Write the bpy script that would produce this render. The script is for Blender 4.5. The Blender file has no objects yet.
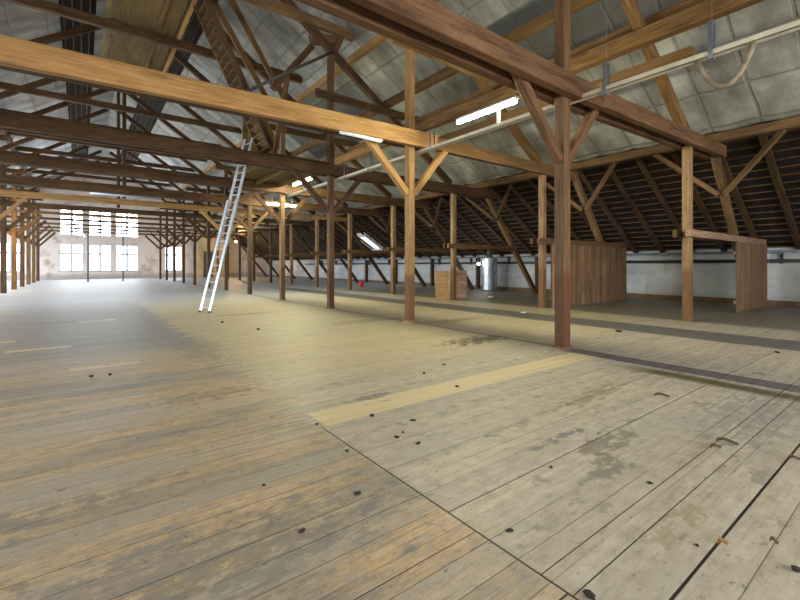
import bpy, bmesh, math, random
from mathutils import Vector, Matrix
R = random.Random(7)
sc = bpy.context.scene
COL = sc.collection

# ------------------------------------------------------------------ camera
F, TH, YH, CH = 417.5, .651, 265.7, 1.5
SN, CS = math.sin(TH), math.cos(TH)
cam_d = bpy.data.cameras.new('camera')
cam_d.sensor_width = 36; cam_d.lens = F*36/800; cam_d.shift_y = -(300-YH)/800
cam_d.clip_start = .05; cam_d.clip_end = 300
cam = bpy.data.objects.new('camera', cam_d); COL.objects.link(cam)
cam.location = (0, 0, CH); cam.rotation_euler = (math.pi/2, 0, -TH)
sc.camera = cam

def seen(p, m=25):
    d = p[0]*SN+p[1]*CS
    if d < .3: return False
    u = 400+F*(p[0]*CS-p[1]*SN)/d; v = YH-F*(p[2]-CH)/d
    return -m < u < 800+m and -m < v < 600+m
def line_seen(a, b):
    a = Vector(a); b = Vector(b)
    return any(seen(a.lerp(b, t/24)) for t in range(25))

# ------------------------------------------------------------------ node helper
class M:
    def __init__(s, name):
        s.m = bpy.data.materials.new(name); s.m.use_nodes = True
        s.nt = s.m.node_tree; s.n = s.nt.nodes; s.n.clear()
        s.out = s.n.new('ShaderNodeOutputMaterial')
        s.b = s.n.new('ShaderNodeBsdfPrincipled'); s.nt.links.new(s.b.outputs[0], s.out.inputs[0])
        s.tc = s.n.new('ShaderNodeTexCoord')
    def L(s, a, b): s.nt.links.new(a, b)
    def put(s, sock, v):
        if isinstance(v, (int, float)): sock.default_value = v
        elif isinstance(v, tuple):
            sock.default_value = v if len(v) == len(sock.default_value) else (*v, 1)
        else: s.L(v, sock)
    def math(s, op, a, b=0., c=None, clamp=False):
        n = s.n.new('ShaderNodeMath'); n.operation = op; n.use_clamp = clamp
        s.put(n.inputs[0], a); s.put(n.inputs[1], b)
        if c is not None: s.put(n.inputs[2], c)
        return n.outputs[0]
    def xyz(s, v=None):
        n = s.n.new('ShaderNodeSeparateXYZ'); s.L(v or s.tc.outputs['Object'], n.inputs[0]); return n.outputs
    def comb(s, x, y, z):
        n = s.n.new('ShaderNodeCombineXYZ')
        for i, q in enumerate((x, y, z)): s.put(n.inputs[i], q)
        return n.outputs[0]
    def map(s, scale, v=None, loc=(0, 0, 0)):
        n = s.n.new('ShaderNodeMapping'); s.L(v or s.tc.outputs['Object'], n.inputs[0])
        n.inputs['Scale'].default_value = scale; n.inputs['Location'].default_value = loc; return n.outputs[0]
    def noise(s, vec, scale=1., detail=4., rough=.55):
        n = s.n.new('ShaderNodeTexNoise'); s.L(vec, n.inputs['Vector'])
        n.inputs['Scale'].default_value = scale; n.inputs['Detail'].default_value = detail
        n.inputs['Roughness'].default_value = rough; return n.outputs['Fac']
    def white(s, vec):
        n = s.n.new('ShaderNodeTexWhiteNoise'); n.noise_dimensions = '3D'; s.L(vec, n.inputs['Vector']); return n.outputs['Value']
    def ramp(s, f, *stops):
        n = s.n.new('ShaderNodeValToRGB'); s.L(f, n.inputs[0]); e = n.color_ramp.elements
        while len(e) < len(stops): e.new(.5)
        for k, (p, c) in enumerate(stops):
            e[k].position = p; e[k].color = (*c, 1) if isinstance(c, tuple) else (c, c, c, 1)
        return n.outputs[0]
    def mix(s, f, a, b, mode='MIX'):
        n = s.n.new('ShaderNodeMix'); n.data_type = 'RGBA'; n.blend_type = mode
        s.put(n.inputs[0], f); s.put(n.inputs[6], a); s.put(n.inputs[7], b); return n.outputs[2]
    def rnd(s):
        n = s.n.new('ShaderNodeObjectInfo'); return n.outputs['Random']
    def step(s, x, lo, hi):   # smooth 0..1
        n = s.n.new('ShaderNodeMapRange'); n.interpolation_type = 'SMOOTHSTEP'
        s.put(n.inputs[0], x); n.inputs[1].default_value = lo; n.inputs[2].default_value = hi; return n.outputs[0]
    def band(s, x, lo, hi, soft=.02):
        return s.math('MULTIPLY', s.step(x, lo-soft, lo+soft), s.math('SUBTRACT', 1., s.step(x, hi-soft, hi+soft)))
    def done(s, col, rough=.8, bump=None, bs=.3, bd=.02, metal=0., spec=.4):
        s.put(s.b.inputs['Base Color'], col); s.put(s.b.inputs['Roughness'], rough)
        s.b.inputs['Metallic'].default_value = metal; s.b.inputs['Specular IOR Level'].default_value = spec
        if bump is not None:
            n = s.n.new('ShaderNodeBump'); n.inputs['Strength'].default_value = bs; n.inputs['Distance'].default_value = bd
            s.L(bump, n.inputs['Height']); s.L(n.outputs[0], s.b.inputs['Normal'])
        return s.m

def wood(name, dark, mid, light, rough=.7, stain=None, sh=1.4, axis='x', board=0.):
    a = M(name); r = a.rnd()
    src = a.tc.outputs['Object']
    if axis != 'x':
        q = a.xyz(); src = a.comb(q[2], q[0], q[1]) if axis == 'z' else a.comb(q[1], q[0], q[2])
    v = a.n.new('ShaderNodeVectorMath'); v.operation = 'ADD'; a.L(src, v.inputs[0])
    a.L(a.comb(a.math('MULTIPLY', r, 37.), a.math('MULTIPLY', r, 11.), a.math('MULTIPLY', r, 53.)), v.inputs[1])
    o = v.outputs[0]
    g = a.noise(a.map((1.1, 16, 16), o), 1.6, 6, .62)
    b = a.noise(a.map((.6, 3, 3), o), 1.3, 3)
    c = a.ramp(a.math('MULTIPLY_ADD', b, .45, a.math('MULTIPLY', g, .6)), (.36, dark), (.52, mid), (.68, light))
    crk = a.noise(a.map((.8, 34, 34), o), 1.2, 3, .5)
    c = a.mix(a.math('MULTIPLY', a.step(crk, .60, .68), .6), c, tuple(x*.3 for x in dark))
    k = a.noise(a.map((2.2, 6, 6), o), 1.6, 2)
    c = a.mix(a.math('MULTIPLY', a.step(k, .68, .76), .55), c, tuple(x*.5 for x in dark))
    if stain:
        x = a.xyz()[0]
        w = a.math('MULTIPLY_ADD', a.noise(a.map((1, 6, 6), o), 2, 2), .35, x)
        f = a.math('SUBTRACT', 1., a.step(w, sh-.03, sh+.22))
        c = a.mix(a.math('MULTIPLY', f, .88), c, a.mix(g, tuple(q*.55 for q in stain), stain))
    if board:
        bx = a.math('DIVIDE', a.xyz()[0], board); f = a.math('FRACT', bx); t = a.white(a.comb(a.math('FLOOR', bx), 2.2, 5.1))
        c = a.mix(a.math('MULTIPLY', t, .6), c, tuple(q*.5 for q in mid))
        c = a.mix(a.math('MULTIPLY', a.math('SUBTRACT', 1., a.step(a.math('MINIMUM', f, a.math('SUBTRACT', 1., f)), .04, .09)), .8), c, tuple(q*.25 for q in dark))
    c = a.mix(a.math('MULTIPLY', r, .35), c, tuple(q*.55 for q in mid))
    return a.done(c, rough, g, .35, .012, spec=.3)

def plain(name, col, rough=.6, var=.25, sc_=6., metal=0., spec=.4):
    a = M(name); f = a.noise(a.tc.outputs['Object'], sc_, 4)
    return a.done(a.mix(a.step(f, .3, .75), tuple(q*(1-var) for q in col), tuple(min(1, q*(1+var)) for q in col)), rough, f, .15, .01, metal, spec)

def glow(name, col, strength):
    a = M(name); a.n.remove(a.b); e = a.n.new('ShaderNodeEmission')
    e.inputs[0].default_value = (*col, 1); e.inputs[1].default_value = strength
    a.L(e.outputs[0], a.out.inputs[0]); return a.m

W = dict(
    old=wood('old_brown_timber', (.026, .012, .0045), (.082, .041, .0145), (.148, .08, .032)),
    mid=wood('mid_brown_timber', (.06, .031, .012), (.155, .087, .036), (.245, .148, .068)),
    red=wood('red_brown_timber', (.042, .019, .008), (.125, .061, .026), (.205, .114, .056)),
    amber=wood('amber_timber', (.055, .028, .009), (.14, .072, .022), (.225, .128, .044)),
    pine=wood('honey_pine_timber', (.20, .10, .034), (.37, .205, .072), (.48, .295, .115)),
    pinepost=wood('pine_post_timber', (.17, .095, .035), (.32, .185, .068), (.43, .27, .11), stain=(.15, .062, .022), sh=1.35),
    tan=wood('tan_post_timber', (.12, .066, .028), (.25, .148, .068), (.37, .24, .125), stain=(.17, .075, .022), sh=1.5),
    log=wood('golden_log', (.12, .06, .018), (.30, .17, .055), (.44, .28, .10)),
    redpost=wood('red_foot_post', (.05, .024, .009), (.145, .076, .032), (.23, .135, .064), stain=(.12, .04, .015), sh=1.45),
    board=wood('olive_deck_boards', (.09, .055, .016), (.17, .11, .034), (.24, .165, .056)),
    boardy=wood('olive_walkway_boards', (.055, .032, .009), (.115, .072, .02), (.17, .112, .036), axis='y'),
    plank=wood('weathered_plank', (.14, .085, .05), (.28, .18, .115), (.42, .30, .21)),
    vplank=wood('weathered_upright_plank', (.12, .07, .032), (.27, .165, .085), (.42, .285, .17), axis='z', board=.15),
    raf=wood('rough_rafter', (.022, .011, .0045), (.066, .035, .014), (.115, .064, .027)),
    chip=wood('chipboard', (.36, .22, .09), (.46, .29, .13), (.54, .36, .18)),
)

# ------------------------------------------------------------------ object helpers
def tag(o, label=None, cat=None, group=None, kind=None):
    if label: o['label'] = label
    if cat: o['category'] = cat
    if group: o['group'] = group
    if kind: o['kind'] = kind
    return o
def empty(name, loc, label, cat, group=None):
    o = bpy.data.objects.new(name, None); COL.objects.link(o); o.location = loc
    o.empty_display_size = .1
    return tag(o, label, cat, group)
def link(name, bm, mat, parent=None, mw=None, smooth=False):
    me = bpy.data.meshes.new(name); bmesh.ops.recalc_face_normals(bm, faces=bm.faces); bm.to_mesh(me); bm.free()
    if smooth:
        for p in me.polygons: p.use_smooth = True
    me.materials.append(mat)
    o = bpy.data.objects.new(name, me); COL.objects.link(o)
    if mw is not None: o.matrix_basis = mw
    if parent is not None:
        o.parent = parent; o.matrix_parent_inverse = world(parent).inverted()
    return o
def world(o):
    m = o.matrix_basis.copy()
    if o.parent: m = world(o.parent) @ o.matrix_parent_inverse @ m
    return m
def frame(p0, p1, up=None):
    p0 = Vector(p0); p1 = Vector(p1); x = (p1-p0).normalized()
    u = Vector(up) if up else (Vector((0, 0, 1)) if abs(x.z) < .95 else Vector((0, 1, 0)))
    y = u.cross(x).normalized(); z = x.cross(y)
    m = Matrix((x, y, z)).transposed().to_4x4(); m.translation = p0
    return m, (p1-p0).length
def beam_bm(L, w, h, ch=.012, jit=.004, bm=None, off=(0, 0, 0)):
    bm = bm or bmesh.new(); n = max(2, min(14, int(L/.9)+2)); rings = []
    a, b = w/2, h/2; ch = min(ch, a*.4, b*.4)
    prof = [(a, -b+ch), (a, b-ch), (a-ch, b), (-a+ch, b), (-a, b-ch), (-a, -b+ch), (-a+ch, -b), (a-ch, -b)]
    for i in range(n):
        dy, dz = (R.uniform(-jit, jit), R.uniform(-jit, jit)) if 0 < i < n-1 else (0, 0)
        rings.append([bm.verts.new((L*i/(n-1)+off[0], y+dy+off[1], z+dz+off[2])) for y, z in prof])
    for i in range(n-1):
        for k in range(8):
            bm.faces.new((rings[i][k], rings[i][(k+1) % 8], rings[i+1][(k+1) % 8], rings[i+1][k]))
    bm.faces.new(rings[0][::-1]); bm.faces.new(rings[-1])
    return bm
def timber(name, p0, p1, w, h, mat, parent=None, up=None, ch=.012, jit=.004):
    m, L = frame(p0, p1, up)
    return link(name, beam_bm(L, w, h, ch, jit), mat, parent, m)
def box(bm, x0, x1, y0, y1, z0, z1):
    v = [bm.verts.new((x, y, z)) for x in (x0, x1) for y in (y0, y1) for z in (z0, z1)]
    for q in ((0, 1, 3, 2), (4, 6, 7, 5), (0, 4, 5, 1), (2, 3, 7, 6), (0, 2, 6, 4), (1, 5, 7, 3)): bm.faces.new([v[i] for i in q])
    return bm
def quad(bm, *ps): return bm.faces.new([bm.verts.new(p) for p in ps])
def tube(bm, pts, r, seg=12, cap=True):
    pts = [Vector(p) for p in pts]; rings = []
    for i, p in enumerate(pts):
        d = (pts[min(i+1, len(pts)-1)]-pts[max(i-1, 0)]).normalized()
        u = Vector((0, 0, 1)) if abs(d.z) < .9 else Vector((1, 0, 0))
        a = d.cross(u).normalized(); b = d.cross(a); rr = r[i] if isinstance(r, (list, tuple)) else r
        rings.append([bm.verts.new(p+a*rr*math.cos(2*math.pi*k/seg)+b*rr*math.sin(2*math.pi*k/seg)) for k in range(seg)])
    for i in range(len(pts)-1):
        for k in range(seg): bm.faces.new((rings[i][k], rings[i][(k+1) % seg], rings[i+1][(k+1) % seg], rings[i+1][k]))
    if cap: bm.faces.new(rings[0][::-1]); bm.faces.new(rings[-1])
    return bm
ORD = ['first', 'second', 'third', 'fourth', 'fifth', 'sixth', 'seventh', 'eighth', 'ninth', 'tenth', 'eleventh', 'twelfth', 'thirteenth', 'fourteenth']

# ------------------------------------------------------------------ dimensions
MID = 1.8                         # ridge line, X
XA, XB, XP, XW = 7.0, 13.05, 15.0, 20.7
YF = [4.28+4.48*i for i in range(12)]      # trusses
Y0, Y1 = -8.0, 58.5
def zr(x): return 5.62-.62*(abs(x-MID)+MID-14.8)
def mir(x): return 2*MID-x

# ------------------------------------------------------------------ floor
def floor_mat():
    a = M('worn_floor_boards'); X, Y, _ = a.xyz()
    wob = a.noise(a.map((.5, .5, 1)), .6, 2)
    wd = .19
    row = a.math('FLOOR', a.math('DIVIDE', Y, wd))
    fy = a.math('FRACT', a.math('DIVIDE', Y, wd))
    r1 = a.white(a.comb(row, 3.3, 1.7))
    streak0 = a.noise(a.map((.42, 6, 1), loc=(3, 5, 0)), 1.4, 5, .65)
    isl = a.math('SUBTRACT', 1., a.step(a.math('ADD', a.math('MULTIPLY_ADD', wob, .3, X), a.math('MULTIPLY', a.math('SUBTRACT', streak0, .5), a.math('MULTIPLY', a.step(Y, 3.4, 4.2), 1.6))), 1.86, 1.98))   # 1 in the field before the long seam
    seg = a.math('FLOOR', a.math('DIVIDE', a.math('MULTIPLY_ADD', r1, 5., X), 4.9))
    r2 = a.white(a.comb(row, seg, 9.1)); r3 = a.white(a.comb(seg, row, 4.2))
    grain = a.noise(a.map((1.2, 26, 1)), 1.5, 6, .7)
    streak = a.noise(a.map((.62, 8.5, 1)), 1.4, 7, .72)
    mott = a.noise(a.map((1., 1.6, 1)), 6., 6, .72)
    patch = a.noise(a.map((.55, 1.0, 1)), .9, 5, .6)
    blot = a.noise(a.map((1.0, 1.8, 1)), 2.2, 5, .65)
    # pale field
    pale = a.ramp(a.math('MULTIPLY_ADD', mott, .6, a.math('MULTIPLY', streak, .4)), (.34, (.33, .28, .21)), (.47, (.50, .445, .345)), (.60, (.63, .575, .46)))
    pale = a.mix(a.math('MULTIPLY', a.step(patch, .5, .68), .45), pale, (.43, .415, .37))
    pale = a.mix(a.math('MULTIPLY', a.band(Y, 5.0, 16.0, 1.6), a.math('MULTIPLY_ADD', streak, .5, .42)), pale, (.55, .46, .25))  # yellow lamplight on the mid floor painted into the boards
    pale = a.mix(a.math('MULTIPLY', a.step(blot, .60, .66), .6), pale, (.235, .21, .175))
    # orange, grey streaked field
    org = a.ramp(a.math('MULTIPLY_ADD', mott, .45, a.math('MULTIPLY', streak, .55)), (.37, (.20, .185, .16)), (.44, (.42, .355, .27)), (.50, (.58, .395, .20)), (.58, (.66, .52, .33)))
    swath = a.noise(a.map((.22, .9, 1), loc=(1.5, 2.2, 0)), 1.1, 5, .6)
    org = a.mix(a.math('MULTIPLY', a.step(swath, .47, .60), .8), org, a.mix(mott, (.16, .157, .145), (.36, .345, .315)))
    org = a.mix(a.math('MULTIPLY', a.step(swath, .46, .34), .45), org, (.58, .535, .45))
    spl = a.noise(a.map((1.6, 60, 1)), 1.5, 4, .6)
    org = a.mix(a.math('MULTIPLY', a.step(spl, .56, .66), .5), org, (.62, .56, .47))
    org = a.mix(a.math('MULTIPLY', a.step(spl, .42, .34), .5), org, (.14, .125, .10))
    org = a.mix(a.math('MULTIPLY', a.step(r2, .7, .74), .38), org, (.27, .26, .235))
    org = a.mix(a.math('MULTIPLY', a.step(r3, .72, .76), .35), org, (.60, .53, .42))
    fsp = a.noise(a.map((7, 22, 1)), 2.4, 4, .65)
    org = a.mix(a.math('MULTIPLY', a.step(fsp, .575, .63), .5), org, (.15, .135, .11))
    org = a.mix(a.math('MULTIPLY', a.step(fsp, .41, .35), .4), org, (.66, .61, .53))
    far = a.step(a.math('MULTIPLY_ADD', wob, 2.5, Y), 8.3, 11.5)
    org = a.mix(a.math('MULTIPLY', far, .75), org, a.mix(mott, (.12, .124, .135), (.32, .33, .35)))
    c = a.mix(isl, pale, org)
    c = a.mix(a.step(Y, 15., 23.), c, a.mix(streak, (.40, .41, .43), (.66, .67, .68)))  # far boards whitened in colour to imitate window light
    c = a.mix(a.math('MULTIPLY', a.math('SUBTRACT', r2, .5), .28), c, (.60, .50, .34))
    c = a.mix(a.math('MULTIPLY', r3, .22), c, (.23, .21, .18))
    c = a.mix(a.math('MULTIPLY', a.step(grain, .50, .66), a.math('MULTIPLY_ADD', isl, .22, .22)), c, (.22, .185, .14))
    # fresh plank and short repairs
    c = a.mix(a.math('MULTIPLY', a.step(a.noise(a.map((6, 11, 1), loc=(7, 1, 0)), 2.4, 4, .65), .60, .66), .38), c, (.21, .18, .14))
    fp = a.math('MULTIPLY', a.band(X, 1.82, 7.0, .015), a.band(Y, 3.52, 3.93, .012))
    c = a.mix(a.math('MULTIPLY', fp, .9), c, a.mix(streak, (.66, .52, .28), (.78, .66, .42)))
    for x0, x1, y0, y1 in ((-0.14, 0.72, 7.54, 7.74), (-1.06, -0.16, 9.81, 10.01), (-1.27, -1.05, 11.13, 11.33), (-0.11, 0.76, 13.97, 14.28)):
        q = a.math('MULTIPLY', a.band(X, x0, x1), a.band(Y, y0, y1))
        c = a.mix(a.math('MULTIPLY', q, .9), c, (.64, .50, .32))
    # dark sill strip at the tall posts and the dark walkway beyond
    s1 = a.math('MULTIPLY', a.band(X, 6.72, 7.12, .03), a.math('SUBTRACT', 1., a.step(Y, 3.9, 4.4)))
    s1b = a.math('MULTIPLY', a.band(X, 6.94, 7.06, .02), a.step(Y, 4.3, 4.5))
    c = a.mix(a.math('MULTIPLY', s1, .85), c, a.mix(grain, (.09, .085, .097), (.165, .153, .165)))
    c = a.mix(a.math('MULTIPLY', s1b, .75), c, (.15, .13, .085))
    olive_streak = a.math('MULTIPLY', a.band(a.math('MULTIPLY_ADD', wob, .22, X), 6.38, 6.68, .1), a.math('SUBTRACT', 1., a.step(Y, 2.4, 3.2)))
    c = a.mix(a.math('MULTIPLY', olive_streak, .9), c, (.11, .095, .035))  # dark olive streak beside the sill strip
    s2 = a.math('MULTIPLY', a.band(a.math('MULTIPLY_ADD', wob, .3, X), 10.15, 11.5, .06), a.math('SUBTRACT', 1., a.step(Y, 24., 30.)))
    c = a.mix(a.math('MULTIPLY', s2, .82), c, a.mix(grain, (.065, .065, .08), (.13, .127, .142)))
    s3 = a.math('MULTIPLY', a.step(X, 12.7, 13.4), a.math('SUBTRACT', 1., a.step(Y, 20., 25.)))
    c = a.mix(a.math('MULTIPLY', s3, .8), c, a.mix(blot, (.08, .07, .052), (.2, .185, .155)))
    # oily stain between the posts, brown worn patches near the camera
    for cx, cy, rx, ry, col, st in ((6.35, 5.75, 1.15, .4, (.10, .09, .04), .9), (8.2, 8.2, 1.3, .4, (.2, .18, .09), .6), (3.55, 1.75, .5, .17, (.25, .215, .165), .8),
                                    (3.1, 1.52, .35, .12, (.24, .21, .17), .75), (4.7, 2.5, .9, .16, (.3, .23, .15), .6), (2.9, .95, .2, .12, (.35, .27, .165), .6),
                                    (2.55, .98, .2, .1, (.34, .275, .18), .6), (6.1, 9.6, 1.6, .35, (.22, .2, .1), .6), (4.1, 13.2, 1.2, .35, (.19, .18, .11), .7),
                                    (-.4, 14.2, 1.3, .3, (.14, .14, .13), .6), (2.6, 4.0, .35, .1, (.19, .165, .12), .7), (1.7, 8.4, .5, 2.4, (.25, .24, .2), .55), (3.3, 2.05, .45, .06, (.2, .19, .185), .8), (.1, 2.25, 1.9, .42, (.20, .195, .18), .5), (-.6, 3.3, 1.0, .2, (.2, .19, .175), .5), (1.2, 5.2, .8, .25, (.2, .18, .14), .5), (5.38, 1.18, 1.3, .45, (.30, .295, .275), .6)):
        d = a.math('ADD', a.math('POWER', a.math('DIVIDE', a.math('SUBTRACT', X, cx), rx), 2.), a.math('POWER', a.math('DIVIDE', a.math('SUBTRACT', Y, cy), ry), 2.))
        q = a.math('SUBTRACT', 1., a.step(a.math('MULTIPLY_ADD', mott, 5.5, d), 2.9, 3.5))
        c = a.mix(a.math('MULTIPLY', q, st), c, col)
    spk = a.noise(a.map((9, 16, 1)), 1.6, 3, .6)
    c = a.mix(a.math('MULTIPLY', a.step(spk, .67, .72), .75), c, (.12, .105, .085))
    sp2 = a.noise(a.map((2.6, 5, 1), loc=(4, 9, 0)), 1.8, 4, .6)
    c = a.mix(a.math('MULTIPLY', a.step(sp2, .655, .70), .65), c, (.17, .16, .145))
    # gaps between boards: some open, most closed
    gw = a.math('MULTIPLY_ADD', r1, .012, .004)
    e = a.math('MINIMUM', fy, a.math('SUBTRACT', 1., fy))
    gap = a.math('SUBTRACT', 1., a.step(a.math('SUBTRACT', e, gw), 0., .012))
    gap = a.math('MULTIPLY', gap, a.math('MULTIPLY_ADD', a.step(a.noise(a.map((.4, 4, 1)), 1., 2), .42, .62), .75, a.math('MULTIPLY_ADD', isl, .3, .15)))
    def slot(v, w, lim):
        dd = a.math('ABSOLUTE', v); q = a.math('SUBTRACT', 1., a.step(dd, w*.6, w)); return a.math('MULTIPLY', q, lim)
    near = a.step(X, 1.76, 1.78)
    big = slot(a.math('SUBTRACT', a.math('MULTIPLY_ADD', grain, .006, Y), .757), .0095, near)
    for y_, w_ in ((.21, .007), (1.035, .0042), (1.20, .0042), (1.845, .0055), (2.5, .003)):
        big = a.math('MAXIMUM', big, slot(a.math('SUBTRACT', a.math('MULTIPLY_ADD', grain, .006, Y), y_), w_, near))
    big = a.math('MAXIMUM', big, slot(a.math('SUBTRACT', a.math('MULTIPLY_ADD', grain, .008, X), 1.775), .0075, a.math('SUBTRACT', 1., a.step(Y, 3.5, 3.56))))
    for y_, w_ in ((1.06, .006), (1.62, .004)):
        big = a.math('MAXIMUM', big, slot(a.math('SUBTRACT', a.math('MULTIPLY_ADD', grain, .01, Y), y_), w_, a.math('SUBTRACT', 1., near)))
    g = a.math('MAXIMUM', a.math('MULTIPLY', gap, .8), big)
    c = a.mix(g, c, (.022, .018, .014))
    ro = a.math('MULTIPLY_ADD', streak, .3, .37)
    ht = a.math('SUBTRACT', a.math('MULTIPLY', grain, .22), g)
    return a.done(c, ro, ht, .6, .006, spec=.4)
bm = bmesh.new(); box(bm, mir(XW)-.3, XW+.3, Y0-.3, Y1+.3, -.3, 0)
tag(link('floor', bm, floor_mat()), kind='structure')

# ------------------------------------------------------------------ roof: lining, open tiles with battens
def lining_mat():
    a = M('pale_insulation_lining'); X, Y, Z = a.xyz()
    s = a.math('MULTIPLY', X, 1.18)
    wob = a.math('MULTIPLY', a.math('SUBTRACT', a.noise(a.map((.5, .5, .5)), 1.2, 3), .5), .16)
    fy = a.math('FRACT', a.math('DIVIDE', a.math('ADD', Y, a.math('ADD', wob, .2)), 1.12))
    fs = a.math('FRACT', a.math('DIVIDE', a.math('ADD', s, wob), 1.35))
    def ln(f, w): return a.math('SUBTRACT', 1., a.step(a.math('MINIMUM', f, a.math('SUBTRACT', 1., f)), w*.4, w))
    seam = a.math('MAXIMUM', ln(fy, .05), a.math('MULTIPLY', ln(fs, .045), .9))
    thin = ln(a.math('FRACT', a.math('MULTIPLY', fs, 3.)), .06)
    n1 = a.noise(a.map((.5, 1.1, .5)), 1.1, 5, .6); n2 = a.noise(a.map((2, .6, 2)), 3., 4)
    n3 = a.noise(a.map((1.3, 1.3, 1.3)), 2.2, 5, .65)
    c = a.ramp(n1, (.32, (.13, .128, .108)), (.5, (.25, .248, .215)), (.68, (.41, .41, .365)))
    c = a.mix(a.math('MULTIPLY', a.step(n2, .5, .72), .45), c, (.2, .195, .16))
    c = a.mix(a.math('MULTIPLY', a.step(n3, .52, .7), .45), c, (.22, .205, .165))
    c = a.mix(a.math('MULTIPLY', thin, .26), c, (.2, .195, .165))
    c = a.mix(a.math('MULTIPLY', seam, .5), c, (.15, .145, .115))
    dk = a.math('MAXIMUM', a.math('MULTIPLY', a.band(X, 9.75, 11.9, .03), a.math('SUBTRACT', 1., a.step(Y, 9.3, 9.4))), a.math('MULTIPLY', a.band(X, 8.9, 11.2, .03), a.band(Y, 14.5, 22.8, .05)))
    c = a.mix(a.math('MULTIPLY', dk, .9), c, a.mix(n2, (.05, .052, .05), (.11, .112, .105)))     # two darker bands in the lining
    h = a.math('SUBTRACT', a.math('MULTIPLY', n2, .5), seam)
    return a.done(c, .5, h, .6, .04, spec=.4)
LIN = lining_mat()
TILE = plain('clay_tile_underside', (.013, .008, .005), .9, .5, 5)
def lin_strip(side, d0, d1):
    bm = bmesh.new(); ys = []; y = Y0
    while y < Y1+.01: ys.append(min(y, Y1)); y += .28
    n = max(2, int((d1-d0)/.3)); grid = []
    for i in range(n+1):
        d = d0+(d1-d0)*i/n; row = []
        for j, y in enumerate(ys):
            sag = .045*abs(math.sin(math.pi*(y+.2)/1.12))*abs(math.sin(math.pi*d*1.18/1.35))
            row.append(bm.verts.new((MID+side*d, y, zr(MID+d)-sag)))
        grid.append(row)
    for i in range(n):
        for j in range(len(ys)-1): bm.faces.new((grid[i][j], grid[i+1][j], grid[i+1][j+1], grid[i][j+1]))
    return bm
for side, w in ((1, 'right'), (-1, 'left')):
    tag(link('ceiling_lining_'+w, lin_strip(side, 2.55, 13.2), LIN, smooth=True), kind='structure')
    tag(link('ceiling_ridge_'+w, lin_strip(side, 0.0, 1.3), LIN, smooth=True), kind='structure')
    bm = bmesh.new(); E0, E1 = 0., XW+.5-MID
    up = .27
    quad(bm, (MID, Y0, zr(MID)+up), (MID, Y1, zr(MID)+up), (MID+side*E1, Y1, zr(MID+E1)+up), (MID+side*E1, Y0, zr(MID+E1)+up))
    tag(link('ceiling_tiles_'+w, bm, TILE), kind='structure')
    bm = bmesh.new(); d = 1.2
    while d < E1-.1:
        if d < 2.75 or d > 12.8:
            x = MID+side*d; z = zr(MID+d)+.19
            box(bm, x-.026, x+.026, Y0, Y1, z, z+.045)
        d += .31
    tag(link('ceiling_battens_'+w, bm, W['old']), kind='structure')

# ------------------------------------------------------------------ walls
def plaster_mat():
    a = M('stained_white_plaster'); X, Y, Z = a.xyz()
    n = a.noise(a.map((1, .35, 1)), 1.2, 5, .65); n2 = a.noise(a.map((1, 2, .5)), 1.6, 5, .6)
    c = a.ramp(n, (.3, (.32, .315, .305)), (.5, (.45, .455, .455)), (.75, (.58, .595, .605)))
    c = a.mix(a.math('MULTIPLY', a.step(n2, .56, .7), .55), c, (.30, .28, .25))
    c = a.mix(a.math('MULTIPLY', a.math('SUBTRACT', 1., a.step(Z, .1, .5)), .4), c, (.28, .25, .2))
    return a.done(c, .85, n2, .2, .02)
def brick_mat():
    a = M('washed_brick'); X, Y, Z = a.xyz()
    b = a.n.new('ShaderNodeTexBrick'); a.L(a.comb(X, Z, 0.), b.inputs['Vector'])
    b.inputs['Scale'].default_value = 4; b.inputs['Mortar Size'].default_value = .012
    b.inputs['Color1'].default_value = (.42, .27, .20, 1); b.inputs['Color2'].default_value = (.5, .36, .29, 1); b.inputs['Mortar'].default_value = (.55, .5, .46, 1)
    n = a.noise(a.map((.6, .6, .6)), 1.3, 5, .65)
    c = a.mix(a.step(n, .28, .5), b.outputs['Color'], (.74, .64, .58))
    lo = a.math('MULTIPLY', a.math('SUBTRACT', 1., a.step(a.math('MULTIPLY_ADD', n, .8, Z), .75, 1.2)), .55)
    c = a.mix(lo, c, (.24, .2, .18))
    return a.done(c, .9, b.outputs['Fac'], .3, .01)
PL, BR = plaster_mat(), brick_mat()
bm = bmesh.new(); box(bm, XW, XW+.3, Y0, Y1, 0, zr(XW)+.26); tag(link('wall_right', bm, PL), kind='structure')
bm = bmesh.new(); box(bm, mir(XW)-.3, mir(XW), Y0, Y1, 0, zr(XW)+.26); tag(link('wall_left', bm, PL), kind='structure')
bm = bmesh.new(); box(bm, XW-.05, XW, Y0, Y1, 0, .2); tag(link('baseboard_right', bm, plain('brown_skirting', (.14, .085, .045), .8)), kind='structure')

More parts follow.
